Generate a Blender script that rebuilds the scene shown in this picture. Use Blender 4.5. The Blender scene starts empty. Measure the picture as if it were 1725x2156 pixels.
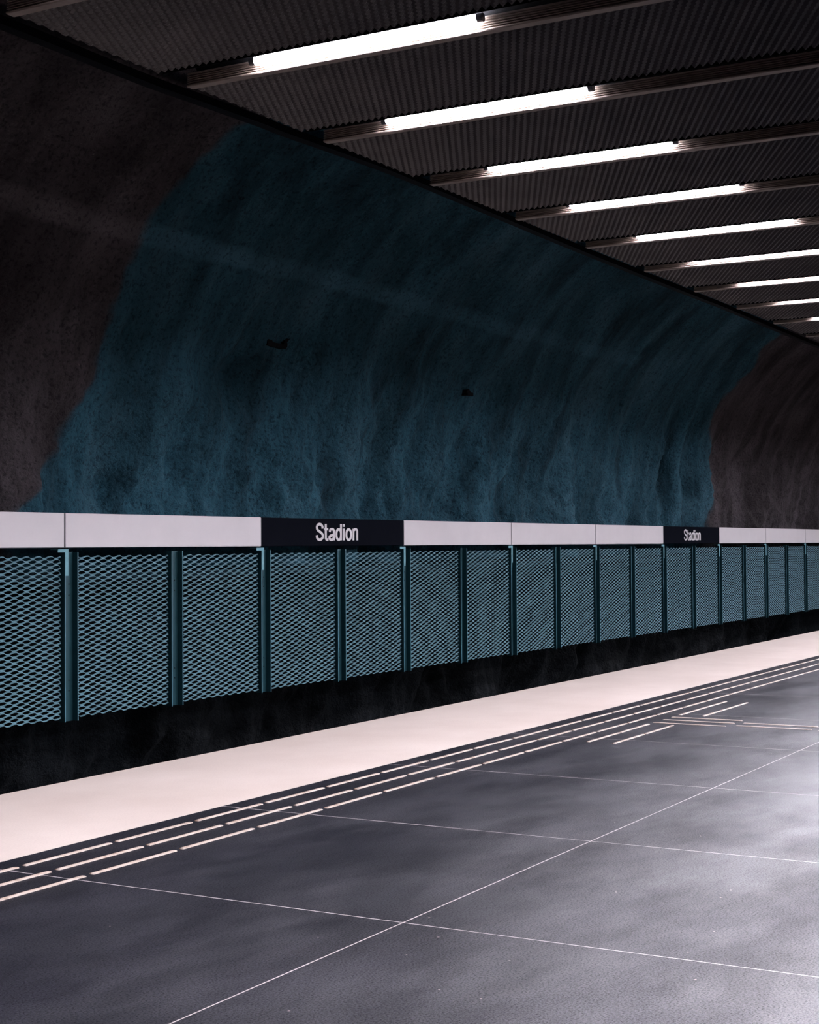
import bpy, math, random
import numpy as np
from mathutils import Matrix, Vector, noise
random.seed(7)
sc = bpy.context.scene
C = sc.collection

# ------------------------------------------------------------------ measures (metres)
EYE = 1.6
Y_EDGE, Y_STRIP = 7.247, 5.708            # platform lip, inner side of the pale strip
Y_BARS = (5.100, 5.319, 5.534)            # tactile bar rows
X_GROUT, D_GROUT, Y_GROUT = 5.715, 2.0074, 3.289
X_BAR, D_BAR = 5.814, 0.6997
X_RAIL, D_RAIL, Y_RAIL = 7.514, 1.5213, 5.786
Z_LIP, Z_TOP = 4.354, 4.437
X_SIGN, D_SIGN = 11.737, 3.3884
AS, GS = 0.0035, -0.0027                  # the track side runs slightly askew
def fence_y(X): return 10.6 + AS * (X - 15)
def fence_dz(X): return GS * (X - 15)
F_ROT = (0.0, -math.atan(GS), math.atan(AS))

# ------------------------------------------------------------------ helpers
class MB:
    def __init__(s): s.v = []; s.f = []
    def box(s, x0, x1, y0, y1, z0, z1):
        n = len(s.v)
        s.v += [(x, y, z) for x in (x0, x1) for y in (y0, y1) for z in (z0, z1)]
        s.f += [tuple(n + i for i in q) for q in ((0,1,3,2),(4,6,7,5),(0,4,5,1),(2,3,7,6),(0,2,6,4),(1,5,7,3))]
    def extrude(s, prof, a, b, axis):
        """closed profile of 2-D points swept from a to b along axis; profile = the other two axes in order"""
        n = len(s.v); k = len(prof)
        for t in (a, b):
            for p, q in prof:
                s.v.append({'x': (t, p, q), 'y': (p, t, q), 'z': (p, q, t)}[axis])
        for i in range(k):
            j = (i + 1) % k
            s.f.append((n + i, n + j, n + k + j, n + k + i))
        s.f.append(tuple(n + i for i in range(k))[::-1]); s.f.append(tuple(n + k + i for i in range(k)))
    def cyl(s, c, r, a, b, axis, seg=16, cap=True, ends=None):
        """capped cylinder; ends = list of (offset, radius) rings"""
        rings = ends or [(a, r), (b, r)]
        n = len(s.v)
        for t, rr in rings:
            for i in range(seg):
                an = 2 * math.pi * i / seg; p = c[0] + rr * math.cos(an); q = c[1] + rr * math.sin(an)
                s.v.append({'x': (t, p, q), 'y': (p, t, q), 'z': (p, q, t)}[axis])
        for k in range(len(rings) - 1):
            for i in range(seg):
                j = (i + 1) % seg; o = n + k * seg
                s.f.append((o + i, o + j, o + seg + j, o + seg + i))
        s.f.append(tuple(n + i for i in range(seg))[::-1]); s.f.append(tuple(n + (len(rings) - 1) * seg + i for i in range(seg)))
    def build(s, name, mat, parent=None, smooth=False, fix=True):
        me = bpy.data.meshes.new(name); me.from_pydata(s.v, [], s.f); me.materials.append(mat)
        if fix:
            import bmesh
            b = bmesh.new(); b.from_mesh(me); bmesh.ops.recalc_face_normals(b, faces=b.faces); b.to_mesh(me); b.free()
        if smooth: me.polygons.foreach_set('use_smooth', [True] * len(me.polygons))
        o = bpy.data.objects.new(name, me); C.objects.link(o)
        if parent is not None: o.parent = parent
        return o
def tag(o, label=None, cat=None, group=None, kind=None):
    if label: o['label'] = label
    if cat: o['category'] = cat
    if group: o['group'] = group
    if kind: o['kind'] = kind
    return o
def empty(name, loc, rot=(0, 0, 0)):
    o = bpy.data.objects.new(name, None); C.objects.link(o); o.location = loc; o.rotation_euler = rot; o.empty_display_size = .1
    return o
def copy_tree(o, parent=None):
    c = o.copy(); C.objects.link(c)
    if parent is not None: c.parent = parent
    for ch in list(o.children): copy_tree(ch, c)
    return c

# ------------------------------------------------------------------ materials
def mat(name, col=(.5, .5, .5), rough=.6, metal=0., spec=.5):
    m = bpy.data.materials.new(name); m.use_nodes = True
    b = m.node_tree.nodes['Principled BSDF']
    b.inputs['Base Color'].default_value = (*col, 1); b.inputs['Roughness'].default_value = rough
    b.inputs['Metallic'].default_value = metal; b.inputs['Specular IOR Level'].default_value = spec
    return m, m.node_tree, b
def N(t, kind, **kw):
    n = t.nodes.new(kind)
    for k, v in kw.items(): setattr(n, k, v)
    return n
def L(t, a, b): t.links.new(a, b)
def tex_noise(t, scale, detail=4, rough=.55, vec=None):
    n = N(t, 'ShaderNodeTexNoise'); n.inputs['Scale'].default_value = scale; n.inputs['Detail'].default_value = detail; n.inputs['Roughness'].default_value = rough
    if vec is not None: L(t, vec, n.inputs['Vector'])
    return n
def ramp(t, src, pts):
    r = N(t, 'ShaderNodeValToRGB'); e = r.color_ramp.elements
    while len(e) < len(pts): e.new(.5)
    for i, (p, c) in enumerate(pts):
        e[i].position = p; e[i].color = (*c, 1) if len(c) == 3 else c
    L(t, src, r.inputs['Fac']); return r
def mth(t, op, a, b=None, c=None):
    n = N(t, 'ShaderNodeMath', operation=op)
    for i, v in enumerate((a, b, c)):
        if v is None: continue
        if isinstance(v, (int, float)): n.inputs[i].default_value = v
        else: L(t, v, n.inputs[i])
    return n.outputs[0]
def mix(t, fac, a, b, mode='MIX'):
    n = N(t, 'ShaderNodeMix', data_type='RGBA', blend_type=mode)
    for s, v in ((0, fac), (6, a), (7, b)):
        if isinstance(v, (int, float)): n.inputs[s].default_value = v
        elif isinstance(v, tuple): n.inputs[s].default_value = (*v, 1)
        else: L(t, v, n.inputs[s])
    return n.outputs[2]
def bump(t, b, h, strength, dist):
    n = N(t, 'ShaderNodeBump'); n.inputs['Strength'].default_value = strength; n.inputs['Distance'].default_value = dist
    L(t, h, n.inputs['Height']); L(t, n.outputs[0], b.inputs['Normal'])
def painted(name, col, rough, var=.15, scale=8., metal=0., bmp=0.):
    m, t, b = mat(name, col, rough, metal)
    g = N(t, 'ShaderNodeNewGeometry'); n = tex_noise(t, scale, 5, .6, g.outputs['Position'])
    r = ramp(t, n.outputs['Fac'], [(.3, tuple(c * (1 - var) for c in col)), (.7, tuple(min(1, c * (1 + var)) for c in col))])
    L(t, r.outputs[0], b.inputs['Base Color'])
    if bmp:
        n2 = tex_noise(t, scale * 30, 2, .5, g.outputs['Position']); bump(t, b, n2.outputs['Fac'], bmp, .002)
    return m
M = {}
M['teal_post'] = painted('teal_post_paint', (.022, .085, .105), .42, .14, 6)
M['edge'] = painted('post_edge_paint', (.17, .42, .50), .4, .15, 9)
M['teal_mesh'] = painted('teal_mesh_paint', (.175, .33, .39), .30, .20, 7)
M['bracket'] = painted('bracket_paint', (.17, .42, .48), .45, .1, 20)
M['sign_white'] = painted('white_enamel', (.81, .76, .775), .42, .025, 3)
M['sign_black'] = painted('black_enamel', (.0075, .0085, .013), .6, .1, 3)
M['letter'] = painted('letter_white', (.82, .77, .79), .5, .02, 3)
M['seam'] = painted('sign_backing', (.02, .022, .028), .6, .1, 3)
M['ceil_mesh'] = painted('dark_ceiling_mesh', (.094, .083, .079), .55, .25, 2.2)
M['rail'] = painted('ribbed_rail_metal', (.25, .195, .165), .5, .15, 7)
M['hood'] = painted('black_hood', (.003, .003, .0036), .7, .1, 4)
M['cap'] = painted('lamp_cap', (.05, .05, .06), .5, .1, 30)
M['screw'] = painted('dark_screw', (.02, .05, .06), .4, .1, 30)
M['dark_metal'] = painted('dark_metal', (.006, .006, .008), .55, .2, 12)
M['rail_paint'] = painted('dark_teal_rail', (.006, .022, .032), .5, .15, 12)
M['bed'] = painted('ballast', (.03, .03, .03), .95, .5, 9)
for k_ in ('sign_black', 'hood', 'dark_metal', 'rail_paint', 'bed'): M[k_].node_tree.nodes['Principled BSDF'].inputs['Specular IOR Level'].default_value = .08
M['sign_black'].node_tree.nodes['Principled BSDF'].inputs['Specular IOR Level'].default_value = 0
# glowing tube
m = bpy.data.materials.new('fluorescent_glow'); m.use_nodes = True; t = m.node_tree; t.nodes.clear()
em = N(t, 'ShaderNodeEmission'); em.inputs['Color'].default_value = (.92, .89, 1.0, 1); em.inputs['Strength'].default_value = 60.0
o_ = N(t, 'ShaderNodeOutputMaterial'); L(t, em.outputs[0], o_.inputs[0]); M['tube'] = m
# bars
m, t, b = mat('tactile_bar', (.80, .70, .66), .38)
g = N(t, 'ShaderNodeNewGeometry'); n = tex_noise(t, 14, 6, .7, g.outputs['Position'])
r = ramp(t, n.outputs['Fac'], [(.30, (.26, .16, .11)), (.45, (.47, .38, .32)), (.8, (.55, .49, .45))])
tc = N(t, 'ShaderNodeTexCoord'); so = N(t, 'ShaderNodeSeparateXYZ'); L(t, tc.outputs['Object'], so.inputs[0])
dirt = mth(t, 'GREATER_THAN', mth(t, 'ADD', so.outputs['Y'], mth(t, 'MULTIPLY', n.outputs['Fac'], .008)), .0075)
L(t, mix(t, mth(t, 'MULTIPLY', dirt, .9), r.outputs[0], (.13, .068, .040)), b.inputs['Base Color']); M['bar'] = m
# pale strip
m, t, b = mat('pale_terrazzo', (.8, .7, .65), .55)
g = N(t, 'ShaderNodeNewGeometry')
n1 = tex_noise(t, 1.1, 6, .6, g.outputs['Position']); n2 = tex_noise(t, 90, 3, .7, g.outputs['Position'])
r1 = ramp(t, n1.outputs['Fac'], [(.3, (.545, .468, .412)), (.7, (.63, .558, .500))])
c = mix(t, .35, r1.outputs[0], ramp(t, n2.outputs['Fac'], [(.3, (.52, .43, .42)), (.6, (.84, .76, .75))]).outputs[0], 'MULTIPLY')
n3 = N(t, 'ShaderNodeTexVoronoi'); n3.inputs['Scale'].default_value = 3.3; L(t, g.outputs['Position'], n3.inputs['Vector'])
spk = mth(t, 'LESS_THAN', n3.outputs['Distance'], .022)
sx = N(t, 'ShaderNodeSeparateXYZ'); L(t, g.outputs['Position'], sx.inputs[0])
lip = mth(t, 'GREATER_THAN', sx.outputs['Y'], Y_EDGE - .012)
c = mix(t, mth(t, 'MULTIPLY', spk, .85), c, (.10, .07, .06)); c = mix(t, mth(t, 'MULTIPLY', lip, .4), c, (.55, .34, .24))
L(t, c, b.inputs['Base Color']); bump(t, b, n2.outputs['Fac'], .15, .002); M['pale'] = m
# floor slabs
m, t, b = mat('dark_terrazzo', (.05, .05, .06), .4)
g = N(t, 'ShaderNodeNewGeometry'); P = g.outputs['Position']
sx = N(t, 'ShaderNodeSeparateXYZ'); L(t, P, sx.inputs[0])
fine = tex_noise(t, 62, 5, .85, P); grain = tex_noise(t, 115, 4, .8, P); mid = tex_noise(t, 9, 6, .65, P)
mp = N(t, 'ShaderNodeMapping'); mp.inputs['Scale'].default_value = (.55, 1.1, 1); mp.inputs['Rotation'].default_value = (0, 0, .5); L(t, P, mp.inputs[0])
big = tex_noise(t, 1.3, 7, .62, mp.outputs[0])
c1 = ramp(t, fine.outputs['Fac'], [(.38, (.0015, .0016, .003)), (.50, (.0052, .0052, .0085)), (.60, (.018, .0175, .026)), (.70, (.055, .053, .072))]).outputs[0]
c2 = mix(t, .55, c1, ramp(t, mid.outputs['Fac'], [(.3, (.45, .45, .45)), (.7, (1., 1., 1.))]).outputs[0], 'MULTIPLY')
c2 = mix(t, mth(t, 'MULTIPLY', ramp(t, big.outputs['Fac'], [(.45, (0, 0, 0)), (.75, (1, 1, 1))]).outputs[0], .22), c2, (.035, .034, .047))
vo = N(t, 'ShaderNodeTexVoronoi'); vo.inputs['Scale'].default_value = 5.5; L(t, P, vo.inputs['Vector'])
c2 = mix(t, mth(t, 'MULTIPLY', mth(t, 'LESS_THAN', vo.outputs['Distance'], .028), .6), c2, (.45, .36, .34))
def lines(src, off, step, half):
    a = mth(t, 'DIVIDE', mth(t, 'SUBTRACT', src, off), step)
    d = mth(t, 'MULTIPLY', mth(t, 'ABSOLUTE', mth(t, 'SUBTRACT', mth(t, 'FRACT', mth(t, 'ADD', a, .5)), .5)), step)
    return mth(t, 'LESS_THAN', d, half)
gl = mth(t, 'MAXIMUM', lines(sx.outputs['X'], X_GROUT, D_GROUT, .0034), lines(sx.outputs['Y'], Y_GROUT, Y_STRIP - Y_GROUT, .0034))
gn = ramp(t, tex_noise(t, 25, 4, .6, P).outputs['Fac'], [(.3, (.34, .29, .28)), (.7, (.56, .50, .50))]).outputs[0]
L(t, mix(t, gl, c2, gn), b.inputs['Base Color'])
rg = ramp(t, big.outputs['Fac'], [(.40, (.38, .38, .38)), (.60, (.56, .56, .56))]).outputs[0]
rr = mix(t, .25, rg, fine.outputs['Fac']); L(t, rr, b.inputs['Roughness'])
b.inputs['Specular Tint'].default_value = (.90, .88, 1.0, 1)
smudge = ramp(t, tex_noise(t, 1.7, 6, .6, mp.outputs[0]).outputs['Fac'], [(.38, (.45, .45, .45)), (.58, (1., 1., 1.))]).outputs[0]
L(t, mth(t, 'MULTIPLY', smudge, mth(t, 'MAXIMUM', mth(t, 'MULTIPLY_ADD', grain.outputs['Fac'], 2.2, -.83), .03)), b.inputs['Specular IOR Level'])
bump(t, b, fine.outputs['Fac'], .35, .002); M['floor'] = m
# shotcrete rock wall, painted regions and a painted-in light stripe come from the mesh attribute "paint"
m, t, b = mat('painted_shotcrete', (.1, .2, .25), .75, spec=.10)
g = N(t, 'ShaderNodeNewGeometry'); P = g.outputs['Position']
at = N(t, 'ShaderNodeAttribute', attribute_name='paint'); sc3 = N(t, 'ShaderNodeSeparateColor'); L(t, at.outputs['Color'], sc3.inputs[0])
mp = N(t, 'ShaderNodeMapping'); mp.inputs['Scale'].default_value = (1.6, 1, .45); L(t, P, mp.inputs[0])
nb = tex_noise(t, .9, 6, .62, mp.outputs[0]); nf = tex_noise(t, 22, 6, .7, P); nm = tex_noise(t, 6, 5, .6, P)
teal = ramp(t, nb.outputs['Fac'], [(.36, (.026, .074, .104)), (.5, (.046, .146, .202)), (.66, (.084, .210, .280))]).outputs[0]
grey = ramp(t, nb.outputs['Fac'], [(.36, (.060, .050, .054)), (.5, (.098, .083, .090)), (.66, (.155, .134, .146))]).outputs[0]
c = mix(t, sc3.outputs[0], grey, teal)
c = mix(t, mth(t, 'MULTIPLY', sc3.outputs[1], .8), c, mix(t, sc3.outputs[0], (.23, .20, .215), (.12, .31, .42)))  # stripe of lamp light mixed into the wall colour
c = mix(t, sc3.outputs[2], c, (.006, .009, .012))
blot = tex_noise(t, .55, 5, .6, mp.outputs[0])
c = mix(t, .8, c, ramp(t, blot.outputs['Fac'], [(.35, (.55, .55, .55)), (.6, (1, 1, 1))]).outputs[0], 'MULTIPLY')
c = mix(t, .75, c, ramp(t, nf.outputs['Fac'], [(.36, (.22, .22, .25)), (.50, (1, 1, 1))]).outputs[0], 'MULTIPLY')
L(t, c, b.inputs['Base Color'])
h = mth(t, 'ADD', mth(t, 'MULTIPLY', nf.outputs['Fac'], .5), nm.outputs['Fac'])
bump(t, b, h, 1.0, .09); M['wall'] = m

# ------------------------------------------------------------------ camera
F = 3290.1
yaw, pitch, roll = math.radians(29.5735), math.radians(1.0805), math.radians(-.4239)
fw = Vector((math.cos(yaw) * math.cos(pitch), math.sin(yaw) * math.cos(pitch), math.sin(pitch)))
rt = Vector((math.sin(yaw), -math.cos(yaw), 0)); up = rt.cross(fw)
r2 = rt * math.cos(roll) + up * math.sin(roll); u2 = -rt * math.sin(roll) + up * math.cos(roll)
cd = bpy.data.cameras.new('camera'); cam = bpy.data.objects.new('camera', cd); C.objects.link(cam)
mw = Matrix((r2, u2, -fw)).transposed().to_4x4(); mw.translation = (0, 0, EYE); cam.matrix_world = mw
cd.sensor_fit = 'HORIZONTAL'; cd.sensor_width = 36; cd.lens = 36 * F / 1725; cd.clip_start = .05; cd.clip_end = 300
sc.camera = cam

# ------------------------------------------------------------------ rock vault
PROF = [(11.6, -1.6), (11.4, -.3), (11.15, 1.0), (11.1, 2.4), (10.85, 3.7), (10.22, 4.85), (9.15, 5.9), (7.6, 6.75), (5.4, 7.4), (2.4, 7.85), (-1.5, 8.0)]
def catmull(P, n):
    out = []
    Q = [P[0]] + P + [P[-1]]
    for i in range(1, len(Q) - 2):
        for k in range(n):
            u = k / n; p0, p1, p2, p3 = (Vector(Q[i - 1]), Vector(Q[i]), Vector(Q[i + 1]), Vector(Q[i + 2]))
            out.append(.5 * ((2 * p1) + (p2 - p0) * u + (2 * p0 - 5 * p1 + 4 * p2 - p3) * u * u + (3 * p1 - p0 - 3 * p2 + p3) * u ** 3))
    out.append(Vector(P[-1])); return out
dense = catmull(PROF, 30)
arc = [0]
for a, b_ in zip(dense, dense[1:]): arc.append(arc[-1] + (b_ - a).length)
def prof_at(s):
    return np.interp(s, arc, [p[0] for p in dense]), np.interp(s, arc, [p[1] for p in dense])
def arc_at_z(z): return float(np.interp(z, [p[1] for p in dense], arc))
# edges of the teal field and of the painted-in light stripe, as (metres along the tunnel, height)
TL = [(-1.6, 11.4), (1.92, 11.42), (2.25, 11.82), (2.60, 12.09), (2.94, 12.13), (3.35, 12.44), (3.79, 12.47), (4.06, 12.41), (4.55, 12.49), (5.01, 12.54), (5.33, 12.67), (5.81, 12.82), (5.95, 13.14), (8.1, 14.5)]
TR = [(-1.6, 32.5), (1.96, 32.4), (2.99, 32.66), (3.49, 32.33), (3.95, 31.63), (4.32, 31.30), (4.83, 31.70), (5.23, 32.06), (5.6, 31.9), (8.1, 32.5)]
xs = np.concatenate([np.arange(3, 10.5, .25), np.arange(10.5, 24, .07), np.arange(24, 40, .10), np.arange(40, 62, .4)])
ss = np.concatenate([np.arange(0, 2.7, .12), np.arange(2.7, 9.6, .06), np.arange(9.6, arc[-1], .25)])
nx, ns = len(xs), len(ss); vs = np.zeros((nx, ns, 3)); col = np.zeros((nx, ns, 4)); col[..., 3] = 1
rs_ = np.random.RandomState(3)
py, pz = prof_at(ss); ny_ = np.gradient(pz, ss); nz_ = -np.gradient(py, ss)   # outward normal in section is (ny,nz)
# hand-placed hollows and bulges of the rock face: (x, z, radius x, radius z, depth)
LUMP = [(14.2, 2.55, .25, .55, .16), (14.0, 3.35, .8, .28, -.14), (15.1, 3.5, .7, .25, .16), (13.2, 3.1, .4, .5, -.08), (18.2, 2.2, .5, .6, -.12), (18.9, 3.0, .5, .4, .14),
        (22.6, 2.0, .5, .5, .16), (23.4, 2.15, .4, .4, -.12), (24.3, 2.0, .3, .35, .14), (26.0, 2.0, .35, .4, .14), (29.9, 2.95, .28, .38, .30), (27.7, 3.6, .9, .18, .12),
        (31.5, 2.6, .4, .9, -.15), (34.8, 3.2, .8, .6, .35), (36.5, 2.4, .7, .9, -.2), (16.3, 2.1, .3, .5, .12), (12.6, 2.05, .4, .3, -.1), (20.4, 2.6, .25, .8, -.1), (28.6, 2.3, .3, .6, .12)]
for i, x in enumerate(xs):
    for j, s in enumerate(ss):
        z = pz[j]
        low = max(0., min(1., (4.6 - z) / 2.2))
        p = Vector((x * .55, 0, s * .42)); q = Vector((x * 1.5, 7, s * .9)); r_ = Vector((x * 4.2, 3, s * 3.3))
        d = noise.noise(p) * (.20 + .14 * low) + noise.noise(q) * (.06 + .20 * low) + noise.noise(r_) * (.015 + .085 * low)
        d *= max(.18, min(1, (6.0 - z) / 1.2))
        w_ = Vector((x * 9 + 3, 5, s * 8)); d += noise.noise(w_) * (.010 + .035 * low)
        for lx, lz, rx, rz, dep in LUMP:
            e = ((x - lx) / rx) ** 2 + ((z - lz) / rz) ** 2
            if e < 9: d += dep * math.exp(-e)
        vs[i, j] = (x, py[j] + ny_[j] * d, z + nz_[j] * d)
        wob = .10 * noise.noise(Vector((x * 2, s * 2.3, 1))) + .04 * noise.noise(Vector((x * 7, s * 8, 4)))
        tl = np.interp(z, [a[0] for a in TL], [a[1] for a in TL]) + wob; tr = np.interp(z, [a[0] for a in TR], [a[1] for a in TR]) + wob * 2
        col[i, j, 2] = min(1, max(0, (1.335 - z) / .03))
        col[i, j, 0] = min(1, max(0, (x - tl) / .07)) * min(1, max(0, (tr - x) / .12))
idx = np.arange(nx * ns).reshape(nx, ns)
BAND = []   # filled below
fc = np.stack([idx[:-1, :-1], idx[1:, :-1], idx[1:, 1:], idx[:-1, 1:]], -1).reshape(-1, 4)
# lamp-light stripe put into the colour at one height on the vault
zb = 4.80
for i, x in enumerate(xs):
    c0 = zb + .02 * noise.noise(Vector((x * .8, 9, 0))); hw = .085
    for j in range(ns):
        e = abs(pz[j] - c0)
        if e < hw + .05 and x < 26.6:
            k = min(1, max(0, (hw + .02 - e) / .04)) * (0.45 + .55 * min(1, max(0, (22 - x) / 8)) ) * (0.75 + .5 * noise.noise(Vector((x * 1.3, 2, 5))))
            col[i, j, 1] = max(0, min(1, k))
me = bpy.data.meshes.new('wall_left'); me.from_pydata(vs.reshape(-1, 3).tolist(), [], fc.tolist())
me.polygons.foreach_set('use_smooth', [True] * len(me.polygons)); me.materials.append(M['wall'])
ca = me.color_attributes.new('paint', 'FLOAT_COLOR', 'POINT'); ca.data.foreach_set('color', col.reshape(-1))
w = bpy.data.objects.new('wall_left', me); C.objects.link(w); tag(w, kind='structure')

def rock_y(x, z):
    i = int(np.argmin(abs(xs - x))); j = int(np.argmin(abs(vs[i, :, 2] - z) + (vs[i, :, 1] < 8) * 9)); return float(vs[i, j, 1])
# ------------------------------------------------------------------ platform and track bed
mb = MB(); mb.box(-3, 62, -4.5, Y_STRIP, -.25, 0); fl = mb.build('floor', M['floor']); tag(fl, kind='structure')
mb = MB(); mb.extrude([(Y_STRIP + .001, -.25), (Y_STRIP + .001, 0), (Y_EDGE - .008, 0), (Y_EDGE, -.008), (Y_EDGE, -.10), (Y_EDGE - .25, -.14), (Y_EDGE - .25, -.25)], -3, 62, 'x')
tag(mb.build('trim_1', M['pale']), kind='structure')
mb = MB(); mb.box(-3, 62, Y_EDGE - .5, Y_EDGE - .3, -1.3, -.251); tag(mb.build('wall_platform', M['dark_metal']), kind='structure')
mb = MB(); mb.box(-3, 62, Y_EDGE - .29, 12.6, -1.5, -1.3); tag(mb.build('floor_track', M['bed']), kind='structure')

# ------------------------------------------------------------------ tactile bars
def bar_mesh(length, w=.033, h=.0065):
    mb = MB(); n = 7
    pr = []
    for i in range(n + 1):
        a = math.pi * i / n; pr.append((-.5 * w * math.cos(a), h * math.sin(a) ** .6))
    # rounded ends: rings narrowing
    rings = [(-.5, .35, .3), (-.5 + .012, 1, 1), (.5 - .012, 1, 1), (.5, .35, .3)]
    V = []
    for t_, sy, sz in [(-length / 2, .75, .15), (-length / 2 + .004, .92, .7), (-length / 2 + .012, 1, 1), (length / 2 - .012, 1, 1), (length / 2 - .004, .92, .7), (length / 2, .75, .15)]:
        V.append([(t_, y * sy, z * sz) for y, z in pr])
    k = len(pr); mb.v = [p for r in V for p in r]
    for r in range(len(V) - 1):
        for i in range(k - 1):
            mb.f.append((r * k + i, r * k + i + 1, (r + 1) * k + i + 1, (r + 1) * k + i))
    mb.f.append(tuple(range(k))); mb.f.append(tuple((len(V) - 1) * k + i for i in range(k)))
    return mb
ROWN = ['farthest from the edge strip', 'in the middle', 'nearest the edge strip']
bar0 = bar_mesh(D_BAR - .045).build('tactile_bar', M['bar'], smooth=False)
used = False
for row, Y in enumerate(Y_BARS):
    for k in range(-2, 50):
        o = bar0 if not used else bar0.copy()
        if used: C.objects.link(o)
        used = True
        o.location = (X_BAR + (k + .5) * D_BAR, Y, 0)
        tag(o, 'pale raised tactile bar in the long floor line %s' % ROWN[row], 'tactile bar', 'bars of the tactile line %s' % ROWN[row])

SIDE = [((12.16 - D_BAR * (1 - k), y), 'x', 'short side row left of the crossing bars') for y in (4.91, 4.69) for k in (0, 1)]
SIDE = [((11.82, 4.91), 'x', 0), ((12.50, 4.91), 'x', 0), ((11.81, 4.69), 'x', 0), ((12.50, 4.69), 'x', 0),
        ((13.94, 4.91), 'x', 1), ((14.61, 4.91), 'x', 1), ((13.94, 4.69), 'x', 1), ((14.59, 4.69), 'x', 1),
        ((13.42, 4.59), 'y', 2), ((13.20, 4.59), 'y', 2), ((12.96, 4.59), 'y', 2),
        ((13.255, 3.875), 'y', 3), ((13.04, 3.875), 'y', 3), ((13.225, 3.16), 'y', 4), ((12.995, 3.16), 'y', 4)]
SL = ['pale short tactile bar beside the long lines, on the near left of the crossing bars',
      'pale short tactile bar beside the long lines, on the far side of the crossing bars',
      'pale tactile bar, one of three laid crosswise against the long lines',
      'pale crosswise tactile bar, one of the pair right of the group of three',
      'pale crosswise tactile bar cut by the right edge of the photo']
SG = ['side bars before the crossing', 'side bars behind the crossing', 'three crosswise bars', 'pair of crosswise bars', 'crosswise bars at the right edge']
for (x, y), ax, g in SIDE:
    o = bar0.copy(); C.objects.link(o); o.location = (x, y, 0); o.rotation_euler = (0, 0, -math.pi / 2 if ax == 'y' else 0)
    tag(o, SL[g], 'tactile bar', SG[g])

# ------------------------------------------------------------------ expanded metal
def expanded(length, height, LW, SW, wz, wy, t, bond, sub, plane='xz', trim_top=True):
    """ribbons of slit and stretched sheet; long way along x, rows stacked along the 2nd axis, depth on the 3rd"""
    nw = int(round(height / (SW / 2))); ncell = length / LW
    pts = []
    x = 0.0; k = 0
    # parameter list for one wave: value c in [-1,1] (lower/upper bond) against x
    half = LW / 2; xsn = []; cs = []
    nh = int(math.ceil(length / half)) + 1
    for h in range(-1, nh + 1):
        s_ = 1 if h % 2 == 0 else -1; xc = h * half
        xsn += [xc - bond * LW / 2, xc + bond * LW / 2]; cs += [s_, s_]
        a = xc + bond * LW / 2; b_ = xc + half - bond * LW / 2
        for q in range(1, sub):
            u = q / sub; e = u * u * (3 - 2 * u); xsn.append(a + (b_ - a) * u); cs.append(s_ * (1 - 2 * (u * .45 + e * .55)))
    xsn = np.array(xsn); cs = np.array(cs)
    keep = np.linspace(0, 1, 2)
    X = [0.0] + [v for v in xsn if 1e-4 < v < length - 1e-4] + [length]
    Cv = np.interp(X, xsn, cs)
    amp = SW / 4 - wz / 2
    V = []; Fc = []; nn = math.hypot(wy, wz); wd = np.array([wy, wz]) / nn; nv = np.array([wd[1], -wd[0]])  # (depth,row)
    for k in range(nw):
        sg = 1 if k % 2 == 0 else -1
        base = len(V)
        for x_, c_ in zip(X, Cv * sg):
            row = (k + .5) * SW / 2 + c_ * amp; dep = -c_ * wy / 2
            for a, b_ in ((-.5, -.5), (-.5, .5), (.5, .5), (.5, -.5)):
                d = dep + a * wy + b_ * t * nv[0]; r = row + a * wz + b_ * t * nv[1]
                V.append((x_, d, r) if plane == 'xz' else (x_, r, d))
        m_ = len(X)
        for i in range(m_ - 1):
            o = base + i * 4
            for q in range(4):
                Fc.append((o + q, o + (q + 1) % 4, o + 4 + (q + 1) % 4, o + 4 + q))
        Fc.append((base, base + 1, base + 2, base + 3)); e = base + (m_ - 1) * 4; Fc.append((e + 3, e + 2, e + 1, e))
    me = bpy.data.meshes.new('expanded_metal'); me.from_pydata(V, [], Fc)
    return me

# ------------------------------------------------------------------ fence on the far side of the track
P_X, P_D = 11.745, D_SIGN / 2
POST_W = .194; Z_PT, Z_PB = 1.512, -.168
fm = expanded(P_D - POST_W - .035, 1.62, .1655, .0566, .0110, .0118, .0024, .20, 5); fm.materials.append(M['teal_mesh'])
def nth(n): return ['first', 'second', 'third', 'fourth', 'fifth', 'sixth', 'seventh', 'eighth', 'ninth', 'tenth', 'eleventh'][n - 1]
def where(k):     # k = panel number, 0 is the first whole panel in view
    near = {-2: 'beyond the left edge of the photo', -1: 'cut by the left edge of the photo', 0: 'below the left half of the near white board', 1: 'below the right half of the near white board',
            2: 'below the left half of the nearer name sign', 3: 'below the right half of the nearer name sign',
            10: 'below the left half of the farther name sign', 11: 'below the right half of the farther name sign'}
    if k in near: return near[k]
    if k < 10: return '%s to the right of the nearer sign' % nth(k - 3)
    return '%s to the right of the farther sign' % nth(k - 11)
def pwhere(k):
    near = {-1: 'outside the left edge of the photo', 0: 'with the bracket at the leftmost board joint', 1: 'below the middle of the near white board', 2: 'at the left end of the nearer name sign', 3: 'below the middle of the nearer name sign',
            4: 'at the right end of the nearer name sign', 10: 'at the left end of the farther name sign', 11: 'below the middle of the farther name sign', 12: 'at the right end of the farther name sign'}
    if k in near: return near[k]
    if k < 10: return '%s in line beyond the right end of the nearer sign' % nth(k - 4)
    return '%s in line beyond the right end of the farther sign' % nth(k - 12)
for k in range(-2, 21):
    X = P_X + k * P_D + POST_W + .008
    o = bpy.data.objects.new('mesh_screen', fm); C.objects.link(o)
    o.location = (X, fence_y(X) + .035, -.136 + fence_dz(X) - .004); o.rotation_euler = F_ROT
    tag(o, 'teal mesh screen %s' % where(k), 'fence panel', 'expanded metal fence panels')
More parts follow.
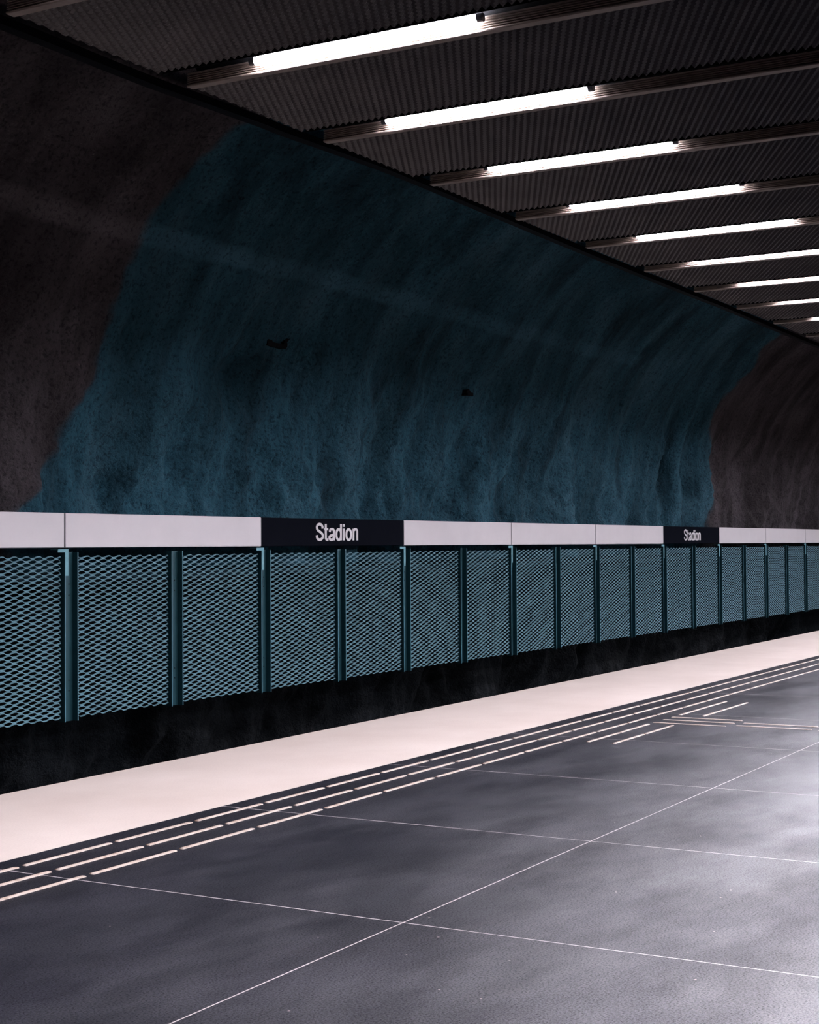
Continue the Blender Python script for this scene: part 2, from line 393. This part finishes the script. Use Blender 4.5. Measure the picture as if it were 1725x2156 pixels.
def make_post(bracket):
    root = empty('fence_post', (0, 0, 0))
    H_ = Z_PT - Z_PB
    pr = [(0, 0), (.010, 0), (.062, .050), (.075, .062), (.182, .062), (.184, 0), (.194, 0), (.194, .074), (.0, .074)]
    mb = MB(); mb.extrude(pr, 0, H_, 'z'); mb.build('post_channel', M['teal_post'], root)
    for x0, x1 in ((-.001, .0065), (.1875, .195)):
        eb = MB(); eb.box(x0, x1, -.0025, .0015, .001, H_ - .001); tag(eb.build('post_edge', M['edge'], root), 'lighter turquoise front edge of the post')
    for z in (.30, .405, 1.25, 1.36):
        s_ = MB(); s_.cyl((.128, z), .008, .054, .0625, 'y', 10)
        s_.build('screw', M['screw'], root)
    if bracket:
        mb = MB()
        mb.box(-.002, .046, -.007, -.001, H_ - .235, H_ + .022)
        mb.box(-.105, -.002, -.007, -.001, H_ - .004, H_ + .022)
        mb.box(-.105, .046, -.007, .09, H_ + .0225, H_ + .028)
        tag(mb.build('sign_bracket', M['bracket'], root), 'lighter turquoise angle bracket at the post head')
    return root
pa, pb = make_post(True), make_post(False); ua = ub = False
for k in range(-1, 22):
    X = P_X + k * P_D
    if k % 2 == 0: o = copy_tree(pa) if ua else pa; ua = True
    else: o = copy_tree(pb) if ub else pb; ub = True
    o.location = (X, fence_y(X), Z_PB + fence_dz(X)); o.rotation_euler = F_ROT
    tag(o, 'teal fence post %s' % pwhere(k), 'fence post', 'fence posts along the track')
# carrying rails of the fence, behind the panels
for zz, nm in ((1.225, 'upper'),):
    X0, X1 = P_X - 3.6, P_X + 22 * P_D; mb = MB(); mb.box(0, X1 - X0, 0, .05, 0, .065)
    o = mb.build('fence_rail', M['rail_paint']); o.location = (X0, fence_y(X0) + .078, zz + fence_dz(X0)); o.rotation_euler = F_ROT
    tag(o, 'dark teal steel rail running behind the teal mesh screens', 'rail')

# ------------------------------------------------------------------ sign band with the station name
def ribbon(mb, pts, wx, wz, y0, y1, closed=False):
    """stroke along pts (x,z) with width wx for upright and wz for level runs"""
    n = len(pts); Ls = []; Rs = []
    for i in range(n):
        a = pts[(i - 1) % n] if (closed or i > 0) else pts[i]; b_ = pts[(i + 1) % n] if (closed or i < n - 1) else pts[i]
        tx, tz = b_[0] - a[0], b_[1] - a[1]; l = math.hypot(tx, tz) or 1; nx_, nz__ = -tz / l, tx / l
        Ls.append((pts[i][0] + nx_ * wx / 2, pts[i][1] + nz__ * wz / 2)); Rs.append((pts[i][0] - nx_ * wx / 2, pts[i][1] - nz__ * wz / 2))
    m_ = n if closed else n - 1; base = len(mb.v)
    for (a, b_) in zip(Ls, Rs):
        mb.v += [(a[0], y0, a[1]), (b_[0], y0, b_[1]), (b_[0], y1, b_[1]), (a[0], y1, a[1])]
    for i in range(m_):
        o, p = base + 4 * i, base + 4 * ((i + 1) % n)
        for q in range(4): mb.f.append((o + q, o + (q + 1) % 4, p + (q + 1) % 4, p + q))
    if not closed:
        mb.f.append((base, base + 3, base + 2, base + 1)); e = base + 4 * (n - 1); mb.f.append((e, e + 1, e + 2, e + 3))
def smooth_path(P, n=8):
    return [(v.x, v.y) for v in catmull(P, n)]
def conv(p): return ((p[0] - 290) / 1105 * 1.012, (703 - p[1]) / 451 * .219)
WX, WZ = .0455, .0330
def letters():
    out = []
    def st(name, parts):
        mb = MB()
        for i, (kind, pts) in enumerate(parts):
            y0 = -.004 - .0002 * i
            if kind == 'curve': ribbon(mb, smooth_path([conv(p) for p in pts]), WX, WZ, y0, -.0005)
            elif kind == 'line': ribbon(mb, [conv(p) for p in pts], WX, WZ, y0, -.0005)
            elif kind == 'bar':
                x0, x1, ya, yb = pts; a = conv((x0, yb)); b_ = conv((x1, ya)); mb.box(a[0], b_[0], y0, -.0005, a[1], b_[1])
            elif kind == 'oval':
                cx, cy, rx, ry = pts; q = []
                for i_ in range(36):
                    a = 2 * math.pi * i_ / 36; ca_, sa_ = math.cos(a), math.sin(a); e = 2 / 2.25
                    q.append(conv((cx + rx * math.copysign(abs(ca_) ** e, ca_), cy + ry * math.copysign(abs(sa_) ** e, sa_))))
                ribbon(mb, q, WX, WZ, y0, -.0005, True)
        out.append((name, mb))
    st('letter', [('curve', [(463, 397), (458, 345), (430, 300), (390, 285), (348, 300), (322, 345), (324, 400), (352, 448), (400, 484), (448, 530), (468, 585), (458, 638), (428, 672), (392, 683), (350, 670), (324, 630), (317, 568)])])
    st('letter', [('bar', (519, 568, 276, 610)), ('bar', (497, 605, 385, 440)), ('curve', [(543.5, 600), (544, 645), (556, 672), (580, 683), (606, 680)])])
    st('letter', [('curve', [(647, 485), (653, 435), (675, 413), (704, 408), (734, 418), (750, 450), (753, 500)]), ('bar', (728, 776, 490, 703)), ('curve', [(753, 540), (725, 562), (680, 575), (646, 598), (637, 632), (650, 672), (684, 684), (725, 670), (753, 620)])])
    st('letter', [('oval', (877, 549, 60, 136)), ('bar', (913, 962, 272, 703))])
    st('letter', [('bar', (985, 1035, 390, 703)), ('bar', (985, 1035, 272, 345))])
    st('letter', [('oval', (1142, 549, 63, 136))])
    st('letter', [('bar', (1243, 1291, 390, 703)), ('curve', [(1267, 500), (1276, 438), (1310, 408), (1342, 410), (1365, 440), (1370.5, 500)]), ('bar', (1346, 1395, 490, 703))])
    return out
ZS0, ZS1 = 1.5560, 1.8980
def make_board(m_, text=False):
    ln = D_SIGN - .022
    root = empty('name_sign' if text else 'sign_board', (0, 0, 0))
    mb = MB(); b_ = .006; h = ZS1 - ZS0
    mb.extrude([(0, b_), (b_, 0), (h - b_, 0), (h, b_)][::1] and [(b_, 0), (0, b_), (0, h - b_), (b_, h), (.07, h), (.07, 0)], .011, .011 + ln, 'x')
    mb.build('board_face', m_, root)
    bk = MB(); bk.box(-.011, .011, .004, .065, .004, h - .004); tag(bk.build('joint_strip', M['seam'], root), 'dark joint at the end of the board')
    if text:
        for nm, lm in letters():
            lm.v = [(v[0] + 1.172, v[1], v[2] + .0685) for v in lm.v]
            lm.build(nm, M['letter'], root)
    return root
bw, bt = make_board(M['sign_white']), make_board(M['sign_black'], True); uw = ut = False
WL = {-1: 'plain white sign board cut by the left edge of the photo', 0: 'long plain white sign board left of the nearer name sign', 2: 'plain white sign board directly right of the nearer name sign', 3: 'middle one of the three white sign boards between the two name signs', 4: 'plain white sign board directly left of the farther name sign',
      9: 'white sign board past the right edge of the photo, the nearer of two', 10: 'white sign board past the right edge of the photo, the farther of two',
      6: 'white sign board directly right of the farther name sign', 7: 'second white sign board right of the farther name sign', 8: 'farthest white sign board, at the right edge of the photo'}
for k in range(-1, 11):
    if k in (1, 5):
        o = copy_tree(bt) if ut else bt; ut = True
        tag(o, 'black station name sign reading Stadion in white, %s' % ('the nearer and larger one' if k == 1 else 'the farther and smaller one'), 'sign', 'black name signs')
    else:
        o = copy_tree(bw) if uw else bw; uw = True
        tag(o, WL[k], 'sign board', 'white boards of the sign band')
    X = X_SIGN + k * D_SIGN
    o.location = (X, fence_y(X) - .012, ZS0 + fence_dz(X)); o.rotation_euler = F_ROT

# ------------------------------------------------------------------ hung ceiling: ribbed rails with lamps, mesh between
def rail_profile():
    # (x,z), face looks to -x; five ribs and a rounded lip
    h = Z_TOP - Z_LIP; pr = [(.075, h), (.0, h)]
    zt = h - .004; n = 5; pitch = (h - .019) / n
    for i in range(n):
        z1 = zt - i * pitch; pr += [(.001, z1), (-.001, z1 - pitch * .10), (-.001, z1 - pitch * .38), (.001, z1 - pitch * .48), (.014, z1 - pitch * .50), (.014, z1 - pitch * .97)]
    pr += [(-.004, .013), (-.006, .006), (-.003, .0), (.055, .0), (.060, .004), (.060, .012), (.016, .016), (.016, h - .008), (.075, h - .008)]
    return pr
Y_FAR = -4.3
TUBE = [(3.800, 5.258), (-1.70, -0.242)]
def make_rail(raised=0.0):
    root = empty('lamp_rail', (0, 0, 0))
    mb = MB(); mb.extrude(rail_profile(), Y_FAR, Y_RAIL, 'y'); mb.build('ribbed_rail', M['rail'], root)
    hd = MB(); hd.extrude([(.072, .084), (-.02, .168), (-.285, .168), (-.285, .0005), (-.281, .0005), (-.281, .162), (-.024, .162), (.070, .0835)], Y_FAR, Y_RAIL - .04, 'y')  # added black cover, shaped to keep tube light off vault and mesh
    tag(hd.build('hood', M['hood'], root), 'black recess above the lamp')
    zc, xc, r = .066 + raised, -.036, .0235
    for a, b_ in TUBE:
        tb = MB(); tb.cyl((xc, zc), r, a, b_, 'y', 20, ends=[(a, r * .55), (a + .012, r * .92), (a + .03, r), (b_ - .03, r), (b_ - .012, r * .92), (b_, r * .55)])
        tag(tb.build('fluorescent_tube', M['tube'], root, smooth=True), 'glowing white tube')
        for e0, e1 in ((a - .035, a - .001), (b_ + .001, b_ + .035)):
            cp = MB(); cp.cyl((xc, zc), .0245, e0, e1, 'y', 14)
            cp.build('lamp_holder', M['cap'], root)
    return root
ra, rb = make_rail(), make_rail(.034); u = {0: False, 1: False}
RL = {-1: 'ribbed ceiling rail whose end shows in the top left corner of the photo', 0: 'ribbed ceiling rail with the nearest and largest glowing tube', 5: 'ribbed ceiling rail with its tube tucked up, sixth from the nearest lamp', 7: 'ribbed ceiling rail with its tube tucked up, eighth from the nearest lamp'}
for n in range(-5, 27):
    raised = n in (5, 7)
    src = rb if raised else ra
    o = copy_tree(src) if u[raised] else src; u[raised] = True
    o.location = (X_RAIL + n * D_RAIL, 0, Z_LIP)
    if n < -1: lb = 'ribbed ceiling rail with a glowing tube, out of view behind the top left corner'
    elif n in RL: lb = RL[n]
    elif n < 10: lb = 'ribbed ceiling rail with a glowing tube, %s in the row from the nearest' % nth(n + 1)
    else: lb = 'ribbed ceiling rail with a glowing tube, out of view past the right edge'
    tag(o, lb, 'ceiling lamp', 'ceiling rails with tube lamps')
cm = expanded(D_RAIL - .362, 5.765 + 4.25, .1005, .0500, .0165, -.0125, .0022, .24, 2, plane='xy'); 
# rows stack along +y, depth is z; sheet leans so that it looks closed from the platform
cm.materials.append(M['ceil_mesh'])
for n in range(-5, 26):
    o = bpy.data.objects.new('ceiling_grille', cm); C.objects.link(o)
    o.location = (X_RAIL + n * D_RAIL + .062, -4.25, Z_LIP + .014)
    if n < -1: lb = 'dark expanded metal ceiling panel, out of view behind the top left corner'
    elif n == -1: lb = 'dark expanded metal ceiling panel in the top left, before the nearest whole lamp'
    elif n < 9: lb = 'dark expanded metal ceiling panel behind the %s lamp from the front' % nth(n + 1)
    else: lb = 'dark expanded metal ceiling panel, out of view past the right edge'
    tag(o, lb, 'ceiling panel', 'mesh panels of the hung ceiling')

# ------------------------------------------------------------------ dark duct strip along the vault, small brackets
STR = [(5.0, 5.81), (9.25, 5.804), (11.03, 5.797), (11.84, 5.815), (12.93, 5.838), (13.32, 5.838), (14.67, 5.87), (15.78, 5.882), (18.40, 5.858), (21.14, 5.835), (25.61, 5.832), (27.65, 5.837), (30.50, 5.815), (34.03, 5.803), (44, 5.80), (58, 5.79)]
pts = smooth_path(STR, 6); mb = MB(); prof = [(-.035, -.03), (.035, -.05), (.045, .03), (-.03, .045)]
for x, z in pts:
    for a, b_ in prof: mb.v.append((x, 9.0 + a, z + b_))
for i in range(len(pts) - 1):
    for q in range(4): mb.f.append((4 * i + q, 4 * i + (q + 1) % 4, 4 * i + 4 + (q + 1) % 4, 4 * i + 4 + q))
mb.f += [(0, 1, 2, 3), tuple(4 * (len(pts) - 1) + q for q in (3, 2, 1, 0))]
tag(mb.build('cable_duct', M['dark_metal']), 'long thin black cable duct following the rock vault past the ceiling ends', 'cable duct')
bmb = MB(); bmb.extrude([(-.22, .03), (-.21, -.07), (.17, -.075), (.21, -.04), (.20, .01), (.28, .07), (.24, .09), (.15, .02), (.13, -.025), (-.10, -.02), (-.15, .02), (-.17, .07)], -.03, .12, 'y')
o = bmb.build('wall_bracket', M['dark_metal']); o.location = (15.80, rock_y(15.80, 4.06) - .01, 4.06); tag(o, 'small black bent bracket on the dark teal rock wall', 'bracket')
sb = MB(); sb.extrude([(-.10, .03), (-.02, .05), (.04, .0), (.12, .0), (.12, -.05), (-.06, -.05)], -.05, .12, 'y')
o = sb.build('wall_bracket', M['dark_metal']); o.location = (20.89, rock_y(20.89, 3.84) - .01, 3.84); tag(o, 'tiny black bracket farther along the teal rock wall', 'bracket')

# ------------------------------------------------------------------ world, view
wd = bpy.data.worlds.new('world'); wd.use_nodes = True; wd.node_tree.nodes['Background'].inputs[0].default_value = (.5, .6, .7, 1); wd.node_tree.nodes['Background'].inputs[1].default_value = 0.0
sc.world = wd
sc.view_settings.view_transform = 'Standard'; sc.view_settings.look = 'None'; sc.view_settings.gamma = 1; sc.view_settings.exposure = 2.86
sc.cycles.use_adaptive_sampling = True; sc.cycles.adaptive_threshold = .03
sc.cycles.max_bounces = 4; sc.cycles.diffuse_bounces = 3; sc.cycles.glossy_bounces = 2; sc.cycles.caustics_reflective = False; sc.cycles.caustics_refractive = False; sc.cycles.sample_clamp_indirect = 4
sc.cycles.use_denoising = True
